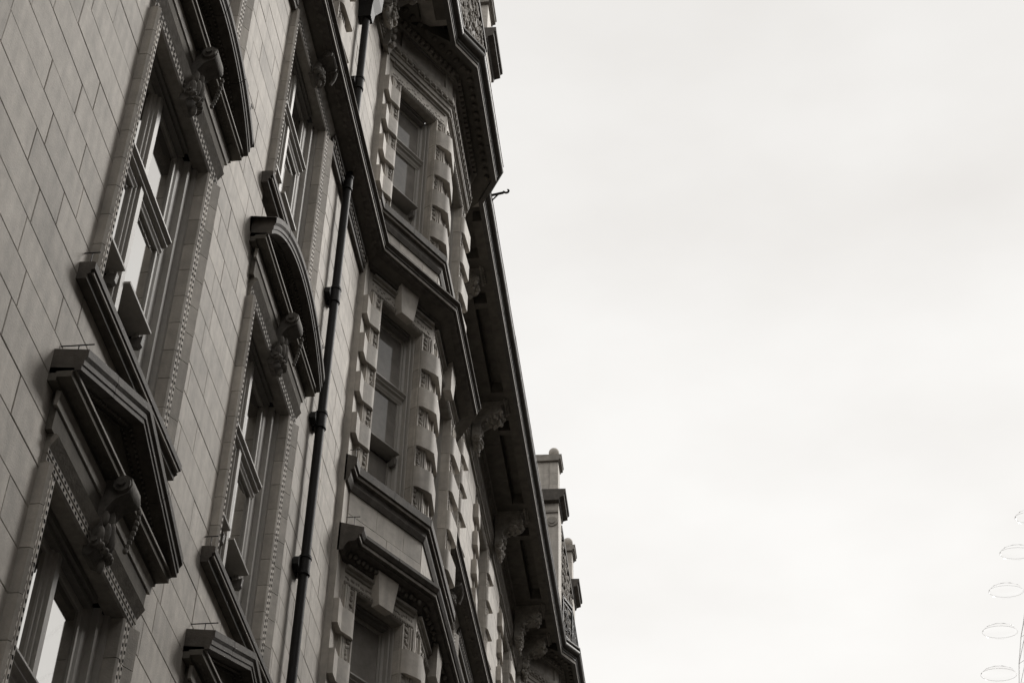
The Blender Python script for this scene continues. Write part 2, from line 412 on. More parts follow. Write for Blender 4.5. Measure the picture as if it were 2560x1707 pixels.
def console(fr, z0, z1, proj, part, name='console', wdt=.10, mt='console_stone', seed=1):
    """scrolled bracket with volutes, acanthus leaf and hanging fruit"""
    rg = random.Random(seed); mb = MB(); H = z1-z0
    prof = [(0, z0), (.05, z0-.02), (.10, z0+.06*H), (.13, z0+.18*H), (.11, z0+.32*H), (.09, z0+.45*H), (.11, z0+.58*H),
            (proj*.62, z0+.70*H), (proj*.92, z0+.76*H), (proj, z0+.86*H), (proj*.96, z1-.03), (proj*.8, z1), (0, z1)]
    mb.prism(prof, -wdt, wdt, lambda a, b, t: fr(t, a, b))
    for s in (-1, 1):
        for (o, z, r) in ((proj*.74, z0+.86*H, .06), (.085, z0+.12*H, .04)):
            ring = arc(0, 0, r, 0, 2*math.pi, 14)
            mb.prism([(o+a, z+b) for a, b in ring[:-1]], s*wdt, s*(wdt+.028), lambda a, b, t: fr(t, a, b))
            ring = arc(0, 0, r*.45, 0, 2*math.pi, 10)
            mb.prism([(o+a, z+b) for a, b in ring[:-1]], s*(wdt+.02), s*(wdt+.05), lambda a, b, t: fr(t, a, b))
    # acanthus leaf: long lobes fanning over the belly of the scroll
    for i, (uu, zc, ln, oo) in enumerate(((0, .30, .20, .135), (-.055, .27, .17, .125), (.055, .27, .17, .125), (-.10, .22, .13, .10), (.10, .22, .13, .10), (-.075, .46, .12, .10), (.075, .46, .12, .10), (0, .52, .13, .115))):
        mb.ell(fr, uu, oo, z0+zc*H, .026, .034, ln*H*.9, 8, 6)
    for i in range(5):         # curled tips
        mb.ell(fr, -.10+.05*i, .125+.02*math.cos(i-2), z0+.07*H-.015*math.cos((i-2)*1.2), .026, .034, .026, 7, 5)
    mb.ell(fr, 0, .11, z0-.05, .024, .028, .06, 7, 5)
    for i in range(9):         # husk garland hanging from the volute
        t = i/8
        mb.ell(fr, wdt+.07+.02*math.sin(t*3), proj*.72-.05*t+.05, z0+.80*H-t*.50*H, .020+.008*math.sin(t*6), .020, .026, 6, 4)
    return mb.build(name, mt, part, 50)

HOOD = [(0, 0), (.05, .0), (.05, .012), (.212, .012), (.212, .045), (.222, .05), (.222, .085), (.24, .11), (.24, .165), (0, .19)]
def hood_sweep(mb, fr, path, prof, ends=(True, True)):
    # path in (u,z); profile (o, t): o out of the wall, t along the path's upward normal
    n = len(prof); vs = []; fs = []
    ns = []
    for i, p in enumerate(path):
        acc = []
        for a, b in ((i-1, i), (i, i+1)):
            if a < 0 or b >= len(path): continue
            du, dz = path[b][0]-path[a][0], path[b][1]-path[a][1]; L = math.hypot(du, dz); acc.append((-dz/L, du/L))
        if len(acc) == 1:
            plumb = ends[0] if i == 0 else ends[1]
            ns.append((0, 1/max(.3, acc[0][1])) if plumb else acc[0])      # plumb cut at the outer ends
        else:
            d = 1+acc[0][0]*acc[1][0]+acc[0][1]*acc[1][1]; ns.append(((acc[0][0]+acc[1][0])/d, (acc[0][1]+acc[1][1])/d))
    path = list(path)
    if not ends[0]: path[0] = (path[0][0]+.003, path[0][1])
    if not ends[1]: path[-1] = (path[-1][0]-.003, path[-1][1])
    for p, q in zip(path, ns):
        for o, t in prof: vs.append(fr(p[0]+q[0]*t, o, p[1]+q[1]*t))
    for i in range(len(path)-1):
        for k in range(n): fs.append((i*n+k, i*n+(k+1) % n, (i+1)*n+(k+1) % n, (i+1)*n+k))
    fs += [tuple(range(n-1, -1, -1)), tuple(range((len(path)-1)*n, len(path)*n))]
    mb.add(vs, fs)

def ped_window(c, s, detail=True):
    fr = Frame(0, c); sill, head = s['sill'], s['head']
    # the part itself: the sill
    mb = MB()
    mb.prism([(-.4, sill-.13), (.075, sill-.13), (.075, sill-.095), (.095, sill-.08), (.095, sill-.055), (.12, sill-.045), (.12, sill+.01), (.10, sill+.02), (-.4, sill+.045)],
             -1.14, 1.14, lambda a, b, t: fr(t, a, b))
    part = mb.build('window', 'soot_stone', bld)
    part['label'] = {'tri': 'sash window under a triangular pediment', 'seg': 'sash window under an arched segmental pediment', 'belt': 'sash window tucked under the string cornice'}[s['hood']]
    mb = MB(); mb.box(fr, -1.115, 1.115, .093, .109, sill-.075, sill-.048); mb.build('sill_fillet', 'fillet_stone', part)
    jamb_stones(fr, sill+.03, head, part)
    mb = MB()
    mb.prism([(head+a-.79, b) for a, b in JAMB], -1.01, 1.01, lambda a, b, t: fr(t, b, a))
    mb.build('head_moulding', 'carved_stone', part)
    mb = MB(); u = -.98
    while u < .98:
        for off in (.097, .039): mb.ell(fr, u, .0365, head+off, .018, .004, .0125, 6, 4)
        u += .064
    stuff(mb.build('pit_shade_row', 'pit_shade', part))
    sash_window(fr, .79, sill+.03, head, 2, sill+1.81, sill+.80, .20, part, front=-.07, proud=.12, inner=.52, mull=-.13)
    hz = s['hz']
    if s['hood'] == 'belt':
        console(fr, head-.02, hz+.02, .27, part, seed=int(c*10)); return part
    # frieze, cyma strip, level cornice
    mb = MB()
    mb.prism([(0, head+.22), (.05, head+.22), (.05, head+.31), (.055, head+.44), (.055, hz-.04), (0, hz-.04)], -1.06, 1.06, lambda a, b, t: fr(t, a, b))
    mb.build('frieze', 'shaded_stone', part)
    mb = MB(); mb.prism([(.04, hz-.155), (.065, hz-.155), (.075, hz-.05), (.04, hz-.035)], -1.1, 1.1, lambda a, b, t: fr(t, a, b)); mb.build('cyma_strip', 'cyma_stone', part)
    hw = 1.19
    mb = MB()
    mb.prism([(0, hz-.03), (.06, hz-.03), (.06, hz-.005), (.158, hz-.005), (.158, hz+.035), (.168, hz+.04), (.168, hz+.062), (0, hz+.08)], -hw, hw, lambda a, b, t: fr(t, a, b))
    mb.build('level_cornice', 'shaded_stone', part)
    mb = MB(); mb.box(fr, -hw+.01, hw-.01, .16, .176, hz+.045, hz+.064); mb.build('cornice_fillet', 'fillet_stone', part)
    if s['hood'] == 'tri': path = [(-hw, hz+.03), (0, hz+.53), (hw, hz+.03)]
    else:
        rise = .53; Rr = (hw*hw+rise*rise)/(2*rise); a = math.asin(hw/Rr)
        path = [(Rr*math.sin(t), hz+.03+rise-Rr+Rr*math.cos(t)) for t in [-a+2*a*i/28 for i in range(29)]]
    if s['hood'] == 'tri':
        q1 = [(-hw*(1-.5*i), hz+.03+.25*i) for i in range(3)]
        pieces = [q1[:2], [q1[1], q1[2], (hw*.5, hz+.28)], [(hw*.5, hz+.28), (hw, hz+.03)]]
    else: pieces = [path[i:i+8] for i in range(0, 28, 7)]
    for pc in pieces:
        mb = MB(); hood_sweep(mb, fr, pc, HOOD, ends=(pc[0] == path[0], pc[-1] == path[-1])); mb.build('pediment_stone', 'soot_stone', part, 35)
    # dark tympanum with carved scroll, and egg-and-dart under the raking cornice
    mb = MB(); base = [(-hw+.1, hz+.07)]+[(p[0]*.93, p[1]-.02) for p in path[(1 if len(path) < 5 else 2):(-1 if len(path) < 5 else -2)]]+[(hw-.1, hz+.07)]
    mb.prism(base, .0, .045, lambda a, b, t: fr(a, t, b)); mb.build('tympanum', 'shaded_stone', part)
    mb = MB(); 
    for i in range(60):
        t = (i+.5)/60; tot = len(path)-1; k = min(int(t*tot), tot-1); ft = t*tot-k
        u = path[k][0]*(1-ft)+path[k+1][0]*ft; z = path[k][1]*(1-ft)+path[k+1][1]*ft
        if abs(u) > 1.1: continue
        mb.ell(fr, u, .115, z-.008, .012, .014, .014, 6, 4); mb.ell(fr, u+.02, .06, z-.012, .009, .012, .012, 6, 4)
    stuff(mb.build('egg_and_dart', 'console_stone', part, 60))
    mb = MB(); u = -1.05; rg = random.Random(int(c*7))
    while u < 1.05:
        mb.ell(fr, u, .09+rg.uniform(0, .03), hz+.002, .03, .03, .014, 6, 4); u += .085
    stuff(mb.build('soffit_rosettes', 'shaded_stone', part, 60))
    console(fr, head-.06, hz+.02, .26, part, seed=int(c*10))
    return part
for c, s in PED: ped_window(c, s)

# ------------------------------------------------------------------ rusticated (blocked) surrounds
def pulvin(a, b, proud=.075, back=-.13):
    """plan of a cushion-fronted block from the opening edge a out to b (local u,o), convex towards the opening"""
    sg = 1 if b > a else -1
    pts = [(a, back), (a, -.02)]
    r = min(.10, abs(b-a)*.4)
    for i in range(7):
        t = math.pi/2*i/6
        pts.append((a+sg*r*(1-math.cos(t)), -.02+(proud+.02)*math.sin(t)))
    return pts
def carving(mb, fr, u0, u1, z0, z1, o, rg, d=.012, sc_=1.):
    n = max(2, int((z1-z0)/.075))
    for i in range(n):
        z = z0+(i+.5)*(z1-z0)/n
        for k in range(3):
            mb.ell(fr, rg.uniform(u0, u1), o, z+rg.uniform(-.02, .02), .022*sc_*rg.uniform(.7, 1.5), d*1.6, .022*sc_*rg.uniform(.7, 1.4), 6, 4)
def gibbs_side(fr, a, b, z0, z1, part, rg):
    """recessed architrave with fillets and carved strip between the blocks"""
    sg = 1 if b > a else -1; a = a+sg*.006; b = b-sg*.004; lo, hi = min(a, b), max(a, b)
    mb = MB()
    mb.box(fr, lo, hi, -.13, .012, z0, z1)
    mb.box(fr, min(a, a+sg*.022), max(a, a+sg*.022), .012, .026, z0, z1)
    wd = abs(b-a)
    for t, h in ((.50, .024), (.64, .032), (.82, .040)):
        mb.box(fr, min(a+sg*wd*t, a+sg*(wd*t+.02)), max(a+sg*wd*t, a+sg*(wd*t+.02)), .012, h, z0, z1)
    mb.build('architrave', 'stone', part)
    mb = MB(); carving(mb, fr, a+sg*.05, a+sg*wd*.44, z0+.02, z1-.02, .014, rg)
    stuff(mb.build('carved_strip', 'carved_stone', part, 60))
BH = .315
def lintel(fr, half, z0, z1, part, rg, key=True, outer=None):
    outer = outer or half+.2
    mb = MB()
    mb.prism([(-.14, z0-.02), (.0, z0-.02), (.02, z0), (.02, z0+.05), (-.03, z0+.07), (-.03, z1-.11), (.0, z1-.09), (.02, z1-.08), (.02, z1-.05), (.055, z1-.035), (.055, z1), (-.14, z1)],
             -outer, outer, lambda a, b, t: fr(t, a, b))
    mb.build('lintel', 'carved_stone', part)
    mb = MB(); u = -outer+.03
    while u < outer-.03:
        mb.ell(fr, u+rg.uniform(-.01, .01), -.02, z0+.07+rg.uniform(.03, max(.05, z1-z0-.2)), .03*rg.uniform(.6, 1.4), .03, .03*rg.uniform(.6, 1.3), 6, 4)
        mb.ell(fr, u, .022, z0+.025, .017, .014, .017, 6, 4); u += .042
    stuff(mb.build('lintel_carving', 'carved_stone', part, 60))
    if key:
        zb, zt = z0-.045, z1+.11
        mb = MB()
        mb.add([fr(-.118, .0, zb), fr(.118, .0, zb), fr(.118, .11, zb), fr(-.118, .11, zb), fr(-.178, .0, zt), fr(.178, .0, zt), fr(.178, .125, zt), fr(-.178, .125, zt)],
               [(0, 1, 2, 3), (4, 7, 6, 5), (0, 4, 5, 1), (3, 2, 6, 7), (0, 3, 7, 4), (1, 5, 6, 2)])
        mb.build('keystone', 'stone', part)

TOPB = [16.96, 17.58, 18.20, 18.82]
def gibbs_window(c):
    fr = Frame(0, c); rg = random.Random(int(c*13)); a, b = .66, 1.17
    mb = MB(); mb.prism([(-.4, G_SILL-.16), (.07, G_SILL-.16), (.07, G_SILL-.10), (.12, G_SILL-.08), (.12, G_SILL), (-.4, G_SILL+.04)], -1.2, 1.2, lambda p, q, t: fr(t, p, q))
    part = mb.build('window', 'soot_stone', bld); part['label'] = 'top floor sash window framed by cushion blocks'
    for sg in (-1, 1):
        gibbs_side(fr, sg*a, sg*(b-.16), G_SILL, G_HEAD, part, rg)
        for z in TOPB:
            mb = MB(); pts = pulvin(sg*a, sg*b)+[(sg*(b-.015), .10), (sg*b, .088), (sg*b, -.03), (sg*(b-.1), -.13)]
            mb.prism(pts, z+.003, z+BH-.003, lambda p, q, t: fr(p, q, t)); mb.build('block', 'stone', part, 40)
    lintel(fr, a, G_HEAD, 19.71, part, rg, key=False, outer=a+.3)
    sash_window(fr, a, G_SILL+.02, G_HEAD, 1, 18.48, 17.5, .26, part, front=-.12, glass='grey_reflection_glass')
for c in GIB: gibbs_window(c)

# ------------------------------------------------------------------ canted bays
def bay(yo, label, zlow=-EYE, storeys=('low', 'mid', 'top')):
    ca, fo = bay_frames(yo); P = bay_plan(yo); rg = random.Random(int(yo)+5)
    ST = dict(low=dict(sill=7.75, head=10.74, lt=11.0, blocks=[8.20, 8.83, 9.46, 10.09], meet=9.8, rais=8.6),
              mid=dict(sill=12.36, head=15.17, lt=15.47, blocks=[12.69, 13.32, 13.945, 14.57], meet=14.10, rais=13.15),
              top=dict(sill=16.78, head=19.36, lt=19.71, blocks=TOPB, meet=18.45, rais=17.5))
    HA, HF = .40, .56
    mb = MB()
    hs = [(-HA, HA, s['sill'], s['head']) for s in ST.values()]
    holed(mb, ca, -.655, .655, zlow, 20.5, hs, 0)
    hf = [(-HF, HF, s['sill'], s['head']) for s in ST.values()]
    holed(mb, fo, -1.025, 1.025, zlow, 20.5, hf, 0)
    for p, q in ((P[0], P[1]), (P[3], P[4]), (P[4], P[5]), ((0, P[0][1]), P[0]), (P[5], (0, P[5][1]))):
        mb.add([plan(*p, zlow), plan(*q, zlow), plan(*q, 20.5), plan(*p, 20.5)], [(0, 1, 2, 3)])
    part = mb.build('bay_window', 'stone', bld); part['label'] = label
    for nm in storeys:
        s = ST[nm]; sill, head = s['sill'], s['head']
        # surrounds between the blocks
        gibbs_side(ca, -HA, -.62, sill, head, part, rg); gibbs_side(ca, HA, .62, sill, head, part, rg)
        gibbs_side(fo, -HF, -.95, sill, head, part, rg); gibbs_side(fo, HF, .95, sill, head, part, rg)
        for z in s['blocks']:
            # corner block wrapping wall strip and cant
            loc = [(ca(u, o, 0)[0], ca(u, o, 0)[1]) for u, o in pulvin(-HA, -.66)]
            y = 15.86+yo
            k = ca(-.655, .075, 0)
            pts = loc+[(k[0]+.0, k[1]), (.145, 16.04+yo), (.145, y), (.05, y), (.05, 16.0+yo)]
            mb = MB(); jz = rg.uniform(-.004, .004); mb.prism(pts, z+.003+jz, z+BH-.003+jz, lambda a, b, t: (a, b, t+EYE)); mb.build('block', 'stone', part, 40)
            # block wrapping the outer corner from cant to front
            l1 = [ca(u, o, 0)[:2] for u, o in pulvin(HA, .66)]
            l2 = [fo(u, o, 0)[:2] for u, o in pulvin(-HF, -1.02)]
            cn = miter([P[1], P[2], P[3]])[1]; kc = (P[2][0]+cn[0]*.10, P[2][1]+cn[1]*.10)
            pts = l1+[ca(.60, .10, 0)[:2], kc]+list(reversed(l2))
            mb = MB(); jz = rg.uniform(-.004, .004); mb.prism(pts, z+.003+jz, z+BH-.003+jz, lambda a, b, t: (a, b, t+EYE)); mb.build('block', 'stone', part, 40)
            l3 = [fo(u, o, 0)[:2] for u, o in pulvin(HF, 1.02)]
            pts = l3+[fo(1.02, .10, 0)[:2], fo(1.05, .06, 0)[:2], fo(1.04, -.12, 0)[:2]]
            mb = MB(); jz = rg.uniform(-.004, .004); mb.prism(pts, z+.003+jz, z+BH-.003+jz, lambda a, b, t: (a, b, t+EYE)); mb.build('block', 'stone', part, 40)
        lintel(ca, HA, head, s['lt'], part, rg, key=nm != 'top', outer=.60)
        lintel(fo, HF, head, s['lt'], part, rg, key=nm != 'top', outer=.97)
        sash_window(ca, HA, sill, head, 1, s['meet'], s['rais'], .25, part, front=-.10, glass='grey_reflection_glass', proud=.12)
        sash_window(fo, HF, sill, head, 1, s['meet'], s['rais'], .25, part, front=-.10, glass='grey_reflection_glass', proud=.12)
        if nm != 'low':       # apron stones under the sill, two courses on each face
            lo = 11.36 if nm == 'mid' else 15.84
            hh = (sill-.36-lo)/2
            for fr, hw in ((ca, .652), (fo, 1.022)):
                for r_ in range(2):
                    u = -hw; L = hw*(.75 if r_ else 1.05)
                    while u < hw-.02:
                        e = min(u+L, hw); e = hw if hw-e < .15 else e
                        mb = MB(); mb.box(fr, u+.003, e-.003, -.02, .012+rg.uniform(0, .003), lo+r_*hh+.003, lo+(r_+1)*hh-.003)
                        mb.build('apron_stone', 'stone', part); u = e
            # moulded sill course round the bay
            z = sill-.18
            sweep_lengths(P, [(-.02, z-.19), (.03, z-.19), (.055, z-.12), (.055, z-.045), (.085, z-.035), (.085, z+.012), (.12, z+.02), (.12, z+.13), (-.02, z+.19)], .85, 'sill_course', 'soot_stone', part, -99, 99, jit=.002)
            mb = MB(); sweep(mb, P, [(.08, z-.028), (.096, z-.028), (.096, z+.008), (.08, z+.008)], plan); mb.build('sill_fillet', 'fillet_stone', part)
        else:
            # cornice over the lower window
            sweep_lengths(P, [(-.02, 11.02), (.045, 11.03), (.07, 11.09), (.10, 11.13), (.19, 11.14), (.19, 11.165), (.22, 11.17), (.22, 11.215), (.245, 11.22), (.27, 11.27), (.27, 11.31), (-.02, 11.40)], .8, 'bay_cornice', 'soot_stone', part, -99, 99, jit=.002)
            mb = MB(); sweep(mb, P, [(.21, 11.172), (.229, 11.172), (.229, 11.208), (.21, 11.208)], plan); mb.build('cornice_fillet', 'fillet_stone', part)
            for fr, hw in ((ca, .62), (fo, 1.0)):
                mb = MB(); u = -hw
                while u < hw:
                    mb.ell(fr, u, .075+rg.uniform(0, .03), 11.085+rg.uniform(-.02, .02), .03, .03, .035, 6, 4); u += .07
                stuff(mb.build('cornice_carving', 'shaded_stone', part, 60))
    # frieze panels, dentils and carved course of the top entablature
    for fr, hw in ((ca, .655), (fo, 1.025)):
        mb = MB()
        u0, u1, z0, z1 = -hw+.17, hw-.17, 20.10, 20.42
        for (a, b, c, d) in ((u0-.045, u1+.045, z1, z1+.04), (u0-.045, u1+.045, z0-.04, z0), (u0-.045, u0, z0, z1), (u1, u1+.045, z0, z1)):
            mb.box(fr, a, b, .04, .085, c, d)
        mb.build('panel_moulding', 'fillet_stone', part)
        mb = MB(); mb.box(fr, u0, u1, .03, .042, z0, z1); mb.build('frieze_panel', 'carved_stone', part)
        mb = MB(); u = -hw+.05
        while u < hw-.03:
            mb.box(fr, u, u+.055, .11, .165, 20.475, 20.545); u += .105
        stuff(mb.build('dentils', 'carved_stone', part))
        mb = MB(); u = -hw+.06
        while u < hw-.03:
            mb.ell(fr, u, .075, 19.93, .055, .04, .035, 8, 4); mb.ell(fr, u+.055, .07, 19.90, .02, .035, .05, 6, 4); u += .135
        stuff(mb.build('ribbon_carving', 'carved_stone', part, 60))
        mb = MB(); u = -hw-.1
        while u < hw+.1:
            mb.ell(fr, u, .30, 20.535, .045, .05, .03, 7, 4); u += .17
        stuff(mb.build('soffit_rosettes', 'shaded_stone', part, 60))
    return part
bay(0, 'canted stone bay with blocked window surrounds rising through all floors')
bay(BAY, 'farther canted stone bay beyond the row of top floor windows', zlow=9.0, storeys=('mid', 'top'))

# ------------------------------------------------------------------ string cornice at the fourth floor
def full_path(off=0.):
    p = [(0, Y0)]
    for k in (0, 1): p += bay_short(k*BAY)
    return p+[(0, Y1)]
BELT = [(-.02, 15.50), (.06, 15.50), (.08, 15.57), (.12, 15.61), (.265, 15.62), (.265, 15.64), (.29, 15.645), (.29, 15.70), (.31, 15.705), (.31, 15.735), (.345, 15.765), (.345, 15.80), (-.02, 15.90)]
mb = MB(); sweep(mb, full_path(), [(-.03, 15.53), (.05, 15.53), (.25, 15.66), (.25, 15.78), (-.03, 15.86)], plan)
belt = mb.build('string_cornice', 'shaded_stone', bld)
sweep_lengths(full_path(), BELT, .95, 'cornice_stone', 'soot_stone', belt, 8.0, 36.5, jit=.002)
sweep_lengths(full_path(), [(.28, 15.652), (.2985, 15.652), (.2985, 15.692), (.28, 15.692)], .95, 'cornice_fillet', 'fillet_stone', belt, 8.0, 36.5)
sweep_lengths(full_path(), [(.33, 15.768), (.3505, 15.768), (.3505, 15.782), (.33, 15.782)], .95, 'cornice_fillet', 'fillet_stone', belt, 8.0, 36.5)
for a, b in ((Y0, 8.28), (10.30, 11.66), (13.68, 15.86), (20.58, 22.6), (24.7, 26.4), (28.45, 30.15), (32.2, 33.3)):
    mb = MB()
    mb.prism([(-.02, 15.27), (.05, 15.27), (.05, 15.33), (.065, 15.345), (.065, 15.43), (.085, 15.445), (.085, 15.51), (-.02, 15.51)], a, b, lambda p, q, t: WF(t, p, q))
    mb.build('architrave_band', 'soot_stone', belt)
    mb = MB(); y = a+.05
    if a < 0: y = 4.0
    while y < b-.04:
        mb.ell(WF, y, .068, 15.39, .03, .016, .03, 7, 4); y += .085
    stuff(mb.build('guilloche', 'fillet_stone', belt, 60))
for a, b in ((4., 15.8), (20.7, 33.3)):
    mb = MB(); y = a; rg = random.Random(9)
    while y < b:
        mb.ell(WF, y, .17+rg.uniform(-.04, .04), 15.61, .04, .04, .016, 6, 4); y += .11
    stuff(mb.build('soffit_rosettes', 'shaded_stone', belt, 60))

# ------------------------------------------------------------------ main entablature and eaves
BED = [(-.02, 19.70), (.035, 19.70), (.035, 19.765), (.055, 19.775), (.055, 19.85), (.075, 19.865), (.075, 19.885), (.04, 19.90), (.04, 19.965), (.07, 19.985), (.085, 20.06), (.05, 20.08),
       (.05, 20.42), (.085, 20.43), (.085, 20.45), (.11, 20.465), (.11, 20.555), (.14, 20.56), (.14, 20.60), (-.02, 20.60)]
mb = MB(); sweep(mb, full_path(), BED, plan)
ent = mb.build('main_cornice', 'carved_stone', bld)
E0 = []
for k in (0, 1): E0 += [(.917, 16.56+k*BAY), (1.187, 17.02+k*BAY), (1.187, 19.38+k*BAY), (.917, 19.84+k*BAY)]
EP = [(.917, Y0)]+E0+[(.917, Y1)]
BPs = [(.10, Y0)]
for k in (0, 1): BPs += [(.10, 15.95+k*BAY), (.80, 17.2+k*BAY), (.80, 19.25+k*BAY), (.10, 20.5+k*BAY)]
BPs.append((.10, Y1))
mb = MB()
for i in range(len(EP)-1):
    a, b, c, d = BPs[i], BPs[i+1], EP[i+1], EP[i]
    mb.add([plan(*a, 20.80), plan(*b, 20.80), plan(*c, 20.80), plan(*d, 20.80), plan(*a, 20.90), plan(*b, 20.90), plan(*c, 20.90), plan(*d, 20.90)],
           [(0, 1, 2, 3), (4, 5, 6, 7), (0, 1, 5, 4), (1, 2, 6, 5), (2, 3, 7, 6), (3, 0, 4, 7)])
mb.build('soffit', 'shaded_stone', ent)
# flat borders that leave sunk coffers between them
def soffit_slab(x0, x1, y0, y1):
    mb = MB(); mb.box(WF, y0, y1, x0, x1, 20.565, 20.81); mb.build('soffit_slab', 'shaded_stone', ent)
BR = [5.2, 8.6, 12.0, 15.3, 21.6, 25.2, 28.7, 32.2, 33.4]
def run(y0, y1, brs):
    n = max(1, round((y1-y0)/1.25)); L = (y1-y0)/n
    for i in range(n):
        soffit_slab(.135, .47, y0+i*L+.003, y0+(i+1)*L-.003); soffit_slab(.70, .915, y0+i*L+.003, y0+(i+1)*L-.003)
    for b in brs: soffit_slab(.473, .697, max(y0, b-.42), min(y1, b+.42))
    for b, c in zip(brs, brs[1:]): 
        if c-b > 2: soffit_slab(.473, .697, b+.72, b+.86)
run(4.0, 16.1, BR[:4]); run(20.3, 33.6, BR[4:])
for i in range(len(EP)-1):
    if BPs[i][0] == .10 and BPs[i+1][0] == .10: continue
    a, b, c, d = BPs[i], BPs[i+1], EP[i+1], EP[i]; mb = MB()
    mb.add([plan(*p, 20.57) for p in (a, b, c, d)]+[plan(*p, 20.81) for p in (a, b, c, d)], [(0, 1, 2, 3), (4, 5, 6, 7), (0, 1, 5, 4), (1, 2, 6, 5), (2, 3, 7, 6), (3, 0, 4, 7)])
    mb.build('bay_soffit', 'shaded_stone', ent)
mb = MB()
GUT = [(-.05, 20.50), (.018, 20.50), (.018, 20.575), (.034, 20.585), (.034, 20.63), (.05, 20.64), (.05, 20.685), (.062, 20.69)]+[(.075+.062*math.cos(t), 20.765+.075*math.sin(t)) for t in [-1.35+2.6*i/9 for i in range(10)]]+[(.10, 20.845), (.135, 20.875), (.135, 20.91), (-.05, 20.93)]
# cast gutter in lengths, with a pale fillet along the foot of the fascia
sweep_lengths(EP, GUT, .92, 'gutter_length', 'gutter_lead', ent, 11.0, 40.0, 30, gap=.008, jit=.002)
sweep_lengths(EP, [(.01, 20.505), (.024, 20.505), (.024, 20.565), (.01, 20.565)], .92, 'fascia_fillet', 'fillet_stone', ent, 11.0, 40.0)
# beads of the bed moulding along the wall
for a, b in ((9.0, 15.9), (20.6, 33.35)):
    mb = MB(); y = a
    while y < b:
        mb.ell(WF, y, .07, 19.932, .026, .02, .03, 6, 4); mb.ell(WF, y, .098, 20.445, .018, .02, .018, 5, 3); mb.ell(WF, y+.03, .062, 19.81, .012, .014, .026, 5, 3); y += .062
    stuff(mb.build('bead_moulding', 'fillet_stone', ent, 60))

def eave_bracket(y, x0=.10, seed=0, big=1.0):
    """large scrolled eaves bracket with carved leaf and pendant"""
    fr = Frame(x0, y); rg = random.Random(seed); mb = MB(); wd = .17*big
    prof = [(0, 19.72), (.06, 19.66), (.12, 19.72), (.15, 19.86), (.14, 20.0), (.18, 20.12), (.30, 20.20), (.42, 20.22), (.50, 20.28), (.53, 20.38), (.50, 20.48), (.56, 20.50), (.56, 20.57), (0, 20.57)]
    mb.prism(prof, -wd, wd, lambda a, b, t: fr(t, a, b))
    for s in (-1, 1):
        for (o, z, r) in ((.42, 20.36, .12), (.10, 19.78, .07)):
            mb.prism([(o+a, z+b) for a, b in arc(0, 0, r, 0, 2*math.pi, 16)[:-1]], s*wd, s*(wd+.03), lambda a, b, t: fr(t, a, b))
            mb.prism([(o+a, z+b) for a, b in arc(0, 0, r*.5, 0, 2*math.pi, 12)[:-1]], s*(wd+.02), s*(wd+.06), lambda a, b, t: fr(t, a, b))
    for i in range(46):       # leaves over the belly of the scroll
        t = rg.random(); k = min(int(t*8), 7); p, q = prof[1+k], prof[2+k]; f = t*8-k
        mb.ell(fr, rg.uniform(-wd, wd), p[0]*(1-f)+q[0]*f+.015, p[1]*(1-f)+q[1]*f-.01, rg.uniform(.025, .06), rg.uniform(.025, .05), rg.uniform(.025, .055), 6, 4)
    for i in range(5): mb.ell(fr, rg.uniform(-.05, .05), .09+.02*i*.3, 19.66-i*.045, .06-.009*i, .055-.008*i, .045, 6, 4)
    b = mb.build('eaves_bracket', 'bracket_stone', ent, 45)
    mb = MB()
    mb.box(fr, -wd-.06, wd+.06, .57, .61, 20.50, 20.565)
    for i in range(7): mb.ell(fr, -wd-.02+i*(2*wd+.04)/6, .63, 20.545, .026, .03, .03, 6, 4)
    mb.build('bracket_abacus', 'carved_stone', b)
for i, y in enumerate(BR): eave_bracket(y, seed=i)
# bracket at the foot of the nearer bay's cant, with its long pendant
def pendant(y, x):
    fr = Frame(x, y); mb = MB()
    mb.prism([(-.02, 19.62), (.05, 19.60), (.09, 19.72), (.10, 20.0), (.12, 20.15), (.10, 20.45), (-.02, 20.45)], -.09, .09, lambda a, b, t: fr(t, a, b))
    for i in range(9): mb.ell(fr, (.03 if i % 2 else -.03), .11, 19.66+i*.085, .05, .045, .055, 7, 4)
    mb.build('pendant_bracket', 'carved_stone', ent, 45)
pendant(15.80, .05); pendant(15.80+BAY, .05)

